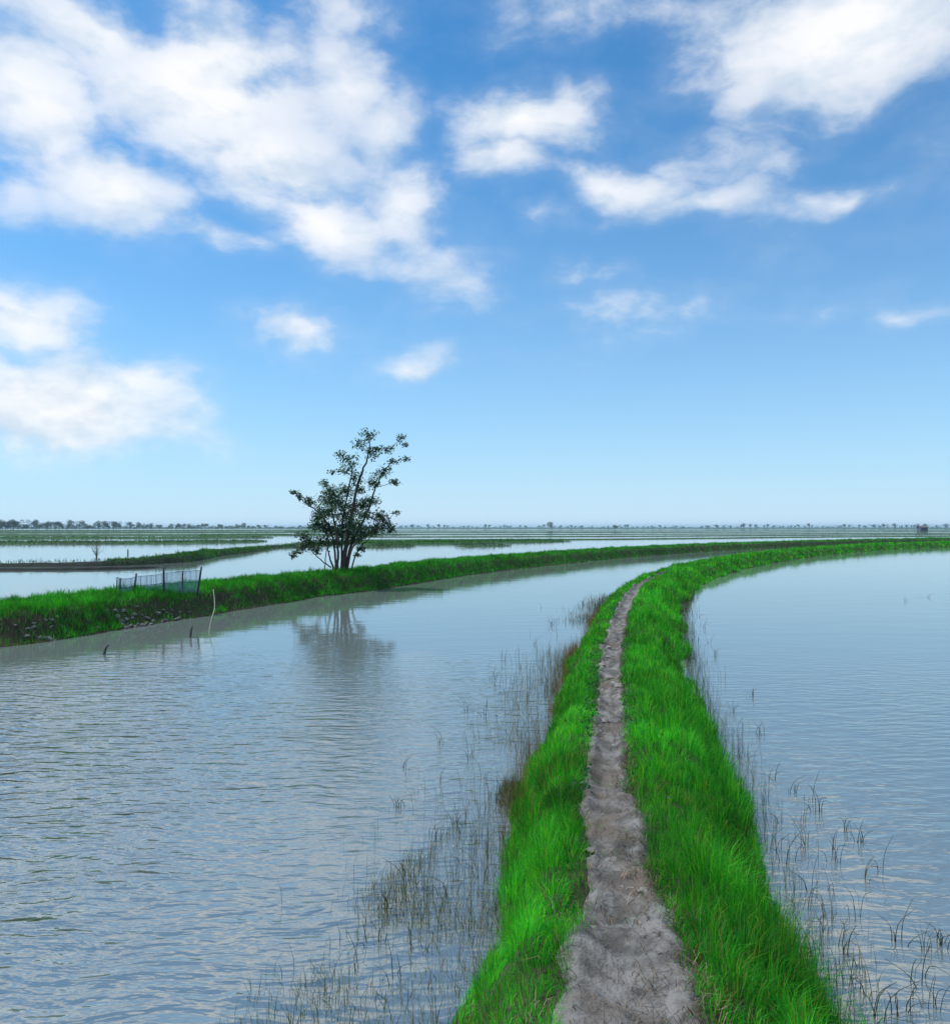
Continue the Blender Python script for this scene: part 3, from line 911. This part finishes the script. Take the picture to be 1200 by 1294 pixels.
# ------------------------------------------------------------------ reeds
RD = [(.045, .055, .025), (.075, .085, .03), (.12, .10, .05), (.03, .04, .022)]
def reed_belt(name, n, sfun, latfun, hrange, cols, wts, label, keep=None, wmin=.003):
    s = sfun(n); lt = latfun(n, s)
    cx, cy, nx_, ny_ = mainb.frame(s)
    x = cx + nx_ * lt; y = cy + ny_ * lt
    if keep is not None:
        k = keep(x, y, s, lt); x, y, s, lt = x[k], y[k], s[k], lt[k]
    m = len(x)
    d = np.hypot(x, y)
    h = RNG.uniform(*hrange, m) * RNG.uniform(.6, 1.1, m)
    P = np.stack([x, y, np.full(m, -.08)], 1)
    o = blade_mesh(name, P, h + .08, np.maximum(wmin * .8, d * .00034) * RNG.uniform(.6, 1.2, m), RNG.uniform(0, 6.28, m), np.clip(np.abs(RNG.normal(0, .28, m)), 0, 1.0), pick(cols, wts, m), M['reed'], kink=RNG.normal(0, .02, (m, 3)))
    return tag(o, label, 'reeds', kind='stuff')
def patchy(th, seed, sc_=.9):
    return lambda x, y, s, lt: fbm(x * sc_, y * sc_ * .6, seed, 3) + RNG.normal(0, .07, len(x)) > th
reed_belt('reeds', 9000, lambda n: 12.2 + 22 * RNG.uniform(0, 1, n) ** 1.2, lambda n, s: -.62 - np.abs(RNG.normal(0, .40, n)), (.08, .27), RD, [2, 3, 2, 1],
          'thin olive reeds in the water along the left edge of the path bund', patchy(.50, 301))
reed_belt('edge_reeds', 6500, lambda n: 11.3 + 17 * RNG.uniform(0, 1, n) ** 1.1, lambda n, s: -.70 - RNG.normal(0, .08, n), (.14, .34), [(.22, .10, .04), (.14, .13, .04), (.24, .17, .07), (.07, .11, .03)], [2, 2, 1, 2],
          'reddish brown dry sedge lining the left waterline of the path bund', patchy(.46, 307, 1.6))
reed_belt('shallow_weeds', 15000, lambda n: 12.2 + 3.6 * RNG.uniform(0, 1, n), lambda n, s: -.60 - 1.0 * RNG.uniform(0, 1, n) ** 1.25 * np.clip((16.0 - s) / 2.6, .3, 1.15), (-.03, .15), [(.06, .11, .035), (.16, .15, .07), (.20, .11, .05), (.05, .09, .03)], [3, 2, 1.4, 2],
          'half drowned green and tan weeds in the shallows left of the path', patchy(.42, 311, 2.0), wmin=.0048)
reed_belt('bank_reeds', 3600, lambda n: 11.5 + 24 * RNG.uniform(0, 1, n) ** 1.25, lambda n, s: np.interp(s, mainb.S, mainb.wr) + .02 + np.abs(RNG.normal(0, .15, n)), (.08, .28), [(.03, .06, .025), (.05, .09, .03), (.07, .06, .035), (.03, .035, .025)], [3, 2, 1, 2],
          'dark green sedge fringe in the water along the right edge of the path bund', patchy(.44, 317, 1.3))
# scattered single clumps in the open water
def clump_mesh(seed):
    rr = np.random.default_rng(seed)
    V = []; Fc = []
    for i in range(int(rr.integers(3, 8))):
        az = rr.uniform(0, 6.28); b0 = rr.normal(0, .025, 2); h = rr.uniform(.07, .30); ln_ = rr.uniform(.02, .16)
        k = rr.uniform(-.06, .06, 2)
        pts = smooth_line([(b0[0], b0[1], -.1), (b0[0] + math.cos(az) * ln_ * .3, b0[1] + math.sin(az) * ln_ * .3, h * .5),
                           (b0[0] + math.cos(az) * ln_ + k[0], b0[1] + math.sin(az) * ln_ + k[1], h * (1 if rr.uniform() < .6 else .6))], 3)
        a, b = tube_data(pts, np.linspace(.0032, .0012, len(pts)), 3)
        q = len(V)
        V.extend(a); Fc.extend([tuple(i_ + q for i_ in f) for f in b])
    me = bpy.data.meshes.new('reed_clump')
    me.from_pydata([tuple(v) for v in V], [], Fc)
    c = pick(RD, [2, 1, 1, 3], 1)[0]
    at_ = me.attributes.new('Col', 'FLOAT_COLOR', 'POINT')
    at_.data.foreach_set('color', np.tile(np.append(c, 1), len(V)).astype(np.float32))
    me.materials.append(M['reed'])
    return me
cms = [clump_mesh(400 + i) for i in range(12)]
def clump(px, py, k, side):
    p = at(px, py, 0)
    o = link(bpy.data.objects.new('reed_clump', cms[k % 12]))
    o.location = (p.x, p.y, 0)
    o.rotation_euler = (0, 0, RNG.uniform(0, 6.28))
    f = RNG.uniform(.6, 1.1) * max(1, p.y / 13)
    o.scale = (f, f, RNG.uniform(.5, .95))
    cx_ = float(np.interp(p.y, mainb.C[:, 1], mainb.C[:, 0]))
    if side > 0 and p.x - cx_ > 1.75:
        tag(o, 'lone dark reed clump in open water well away from the right bank', 'reeds', 'reed clumps in the open right pond')
    elif side > 0:
        tag(o, 'sparse dark reed clump standing close beside the right bank of the path bund', 'reeds', 'reed clumps by the right bank')
    elif cx_ - p.x > 1.35:
        tag(o, 'lone dark reed clump in open water well away from the left bank', 'reeds', 'reed clumps in the open left pond')
    else:
        tag(o, 'sparse dark reed clump among thin reeds beside the left bank of the path bund', 'reeds', 'reed clumps by the left bank')
RC = [(1003, 1002), (1035, 1028), (1017, 1072), (1052, 1090), (1080, 1065), (1092, 1112), (1068, 1052), (1110, 1100), (1053, 1130), (1026, 1128), (1080, 1160), (1060, 1200), (1098, 1260),
      (1134, 1190), (1136, 1280), (1176, 1275), (1168, 1200), (1062, 1245), (1190, 1195), (1020, 1012), (972, 985), (985, 1040), (998, 1090), (1012, 1150), (1040, 1180), (1030, 1220),
      (940, 960), (958, 930), (925, 900), (915, 860), (905, 830), (895, 812), (888, 795), (880, 780), (968, 1015), (1007, 1040), (1085, 1225), (1110, 1290), (1048, 1160), (975, 1075),
      (1000, 1200), (1015, 1255), (950, 880), (930, 925), (1160, 1240), (1055, 1075), (1143, 760), (1168, 755)]
for i, (px, py) in enumerate(RC):
    clump(px + RNG.uniform(-3, 3), py, i, 1)
LCp = [(513, 972), (505, 1020), (610, 985), (596, 960), (560, 990), (640, 880), (612, 905), (655, 845), (675, 815), (520, 1120), (545, 1060), (575, 1040), (470, 1190), (488, 1150), (530, 1200),
       (600, 1060), (584, 1090), (565, 1130), (620, 1010), (555, 940), (590, 900), (632, 835), (620, 860), (700, 790), (718, 775), (740, 765), (545, 1180), (500, 1240), (450, 1225), (608, 1110)]
for i, (px, py) in enumerate(LCp):
    clump(px + RNG.uniform(-3, 3), py, i + 5, -1)
# tall dark stalks where the path bund bends
for i, (px, py, h) in enumerate([(796, 752, .42), (789, 753, .28), (781, 756, .24)]):
    p = at(px, py, .25)
    V, Fc = tube_data([(0, 0, -.3), (.01, 0, h * .5), (.0, .01, h)], [.010, .008, .004], 5)
    lv = [(RNG.normal(0, .02), RNG.normal(0, .02), h * t) for t in np.linspace(.3, 1, 14)]
    o = empty('weed_stalk', p)
    tag(o, 'tall dark weed stalk on the left edge where the path bund bends', 'weed', 'weed stalks at the bend')
    poly_mesh('stem', V, Fc, M['bark'], o)
    leaf_mesh('leaves', np.array(lv), RNG.uniform(.05, .09, len(lv)), pick(LEAFC, [1, 1, 1, 1], len(lv)), M['leaf'], o, .35)

# ------------------------------------------------------------------ far trees
def far_tree_proto(seed, hgt, wid, nleaf):
    rr = np.random.default_rng(seed)
    root = bpy.data.objects.new('far_tree', None); link(root)
    V, Fc = tube_data([(0, 0, -.3), (.05, 0, hgt * .35), (-.05, .05, hgt * .8)], [hgt * .035, hgt * .028, hgt * .01], 6)
    poly_mesh('trunk', V, Fc, M['bark'], root)
    P = []
    for i in range(int(rr.integers(7, 12))):
        c = np.array([rr.normal(0, wid * .28), rr.normal(0, wid * .28), hgt * rr.uniform(.32, .86)])
        r = hgt * rr.uniform(.13, .24)
        v = rr.normal(0, 1, (nleaf, 3)); v /= np.linalg.norm(v, axis=1)[:, None]
        P.append(c + v * (r * rr.uniform(.5, 1.1, (nleaf, 1))) * np.array([1.15, 1.15, .85]))
    P = np.concatenate(P)
    leaf_mesh('crown', P, rr.uniform(.25, .5, len(P)) * hgt / 6, None, M['far_leaf'], root, .7)
    return root
protos = [far_tree_proto(501, 6, 6, 110), far_tree_proto(502, 7, 5, 110), far_tree_proto(503, 5, 7, 110), far_tree_proto(504, 4, 7, 110)]
used = set()
def far_tree(k, px, dist, sc_, lab, grp):
    if k in used:
        r = copy_tree(protos[k])
    else:
        r = protos[k]; used.add(k)
    r.location = ((px - 600) / F * dist, dist, .1)
    r.scale = (sc_, sc_, sc_ * RNG.uniform(.85, 1.15))
    r.rotation_euler = (0, 0, RNG.uniform(0, 6.28))
    tag(r, lab, 'tree', grp)
# wooded skyline on the left: tall near its left end, thinning to the right
for i in range(150):
    t = (i + RNG.uniform(-.5, .5)) / 150
    px = -40 + 440 * t
    far_tree(int(RNG.integers(0, 4)), px, 520 + 260 * t + RNG.uniform(-30, 60), (1.15 - .50 * t) * RNG.uniform(.6, 1.15), 'distant leafy tree in the wooded skyline beyond the left marshes', 'trees of the wooded skyline')
for i in range(140):
    px = 480 + 750 * (i + RNG.uniform(-.5, .5)) / 140
    far_tree(int(RNG.integers(0, 4)), px, 1250 + RNG.uniform(-150, 250), RNG.uniform(.55, 1.05) * (1.3 if (px > 900) else 1.0), 'tiny far tree in the thin skyline beyond the striped fields', 'trees of the thin far skyline')
far_tree(1, 697, 620, .98, 'rounded tree rising above the thin far skyline', None)
far_tree(0, 777, 560, .72, 'small lone tree standing on the far striped fields', None)

# ------------------------------------------------------------------ far hut
hp = at(1165, 670.8, 0)
hd = 400.0
hut = empty('hut', ((1165 - 600) / F * hd, hd, .3), .15)
tag(hut, 'small dark blue field hut with a low pitched roof on the far bunds', 'hut')
def boxm(name, x0, x1, y0, y1, z0, z1, mat, parent):
    V = [(x, y, z) for z in (z0, z1) for y in (y0, y1) for x in (x0, x1)]
    Fc = [(0, 2, 3, 1), (4, 5, 7, 6), (0, 1, 5, 4), (2, 6, 7, 3), (0, 4, 6, 2), (1, 3, 7, 5)]
    return poly_mesh(name, V, Fc, mat, parent, False)
boxm('wall', -2.0, 2.0, -1.4, 1.4, -.5, 1.7, M['hut_wall'], hut)
boxm('door', -.4, .4, -1.44, -1.405, -.1, 1.4, M['wood'], hut)
V = [(-2.4, -1.8, 1.60), (2.4, -1.8, 1.60), (2.4, 0, 2.5), (-2.4, 0, 2.5), (-2.4, 1.8, 1.60), (2.4, 1.8, 1.60), (-2.4, -1.8, 1.72), (2.4, -1.8, 1.72), (2.4, 0, 2.62), (-2.4, 0, 2.62), (-2.4, 1.8, 1.72), (2.4, 1.8, 1.72)]
Fc = [(0, 3, 2, 1), (3, 4, 5, 2), (6, 7, 8, 9), (9, 8, 11, 10), (0, 1, 7, 6), (4, 10, 11, 5), (0, 6, 9, 3), (3, 9, 10, 4), (1, 2, 8, 7), (2, 5, 11, 8)]
poly_mesh('roof', V, Fc, M['hut_roof'], hut, False)

# ------------------------------------------------------------------ haze
hm, hn, ho = new_mat('haze_air')
pv = hn.n('ShaderNodeVolumePrincipled', {'Color': (.50, .78, 1.0, 1), 'Density': 0.00022, 'Anisotropy': 0.2})
hm.node_tree.links.new(pv.outputs[0], ho.inputs['Volume'])
hz = boxm('haze', -EXT - 50, EXT + 50, -350, 6050, -1.5, 14.0, hm, None)
tag(hz, 'thin pale blue haze over the flat fields', 'haze', kind='stuff')
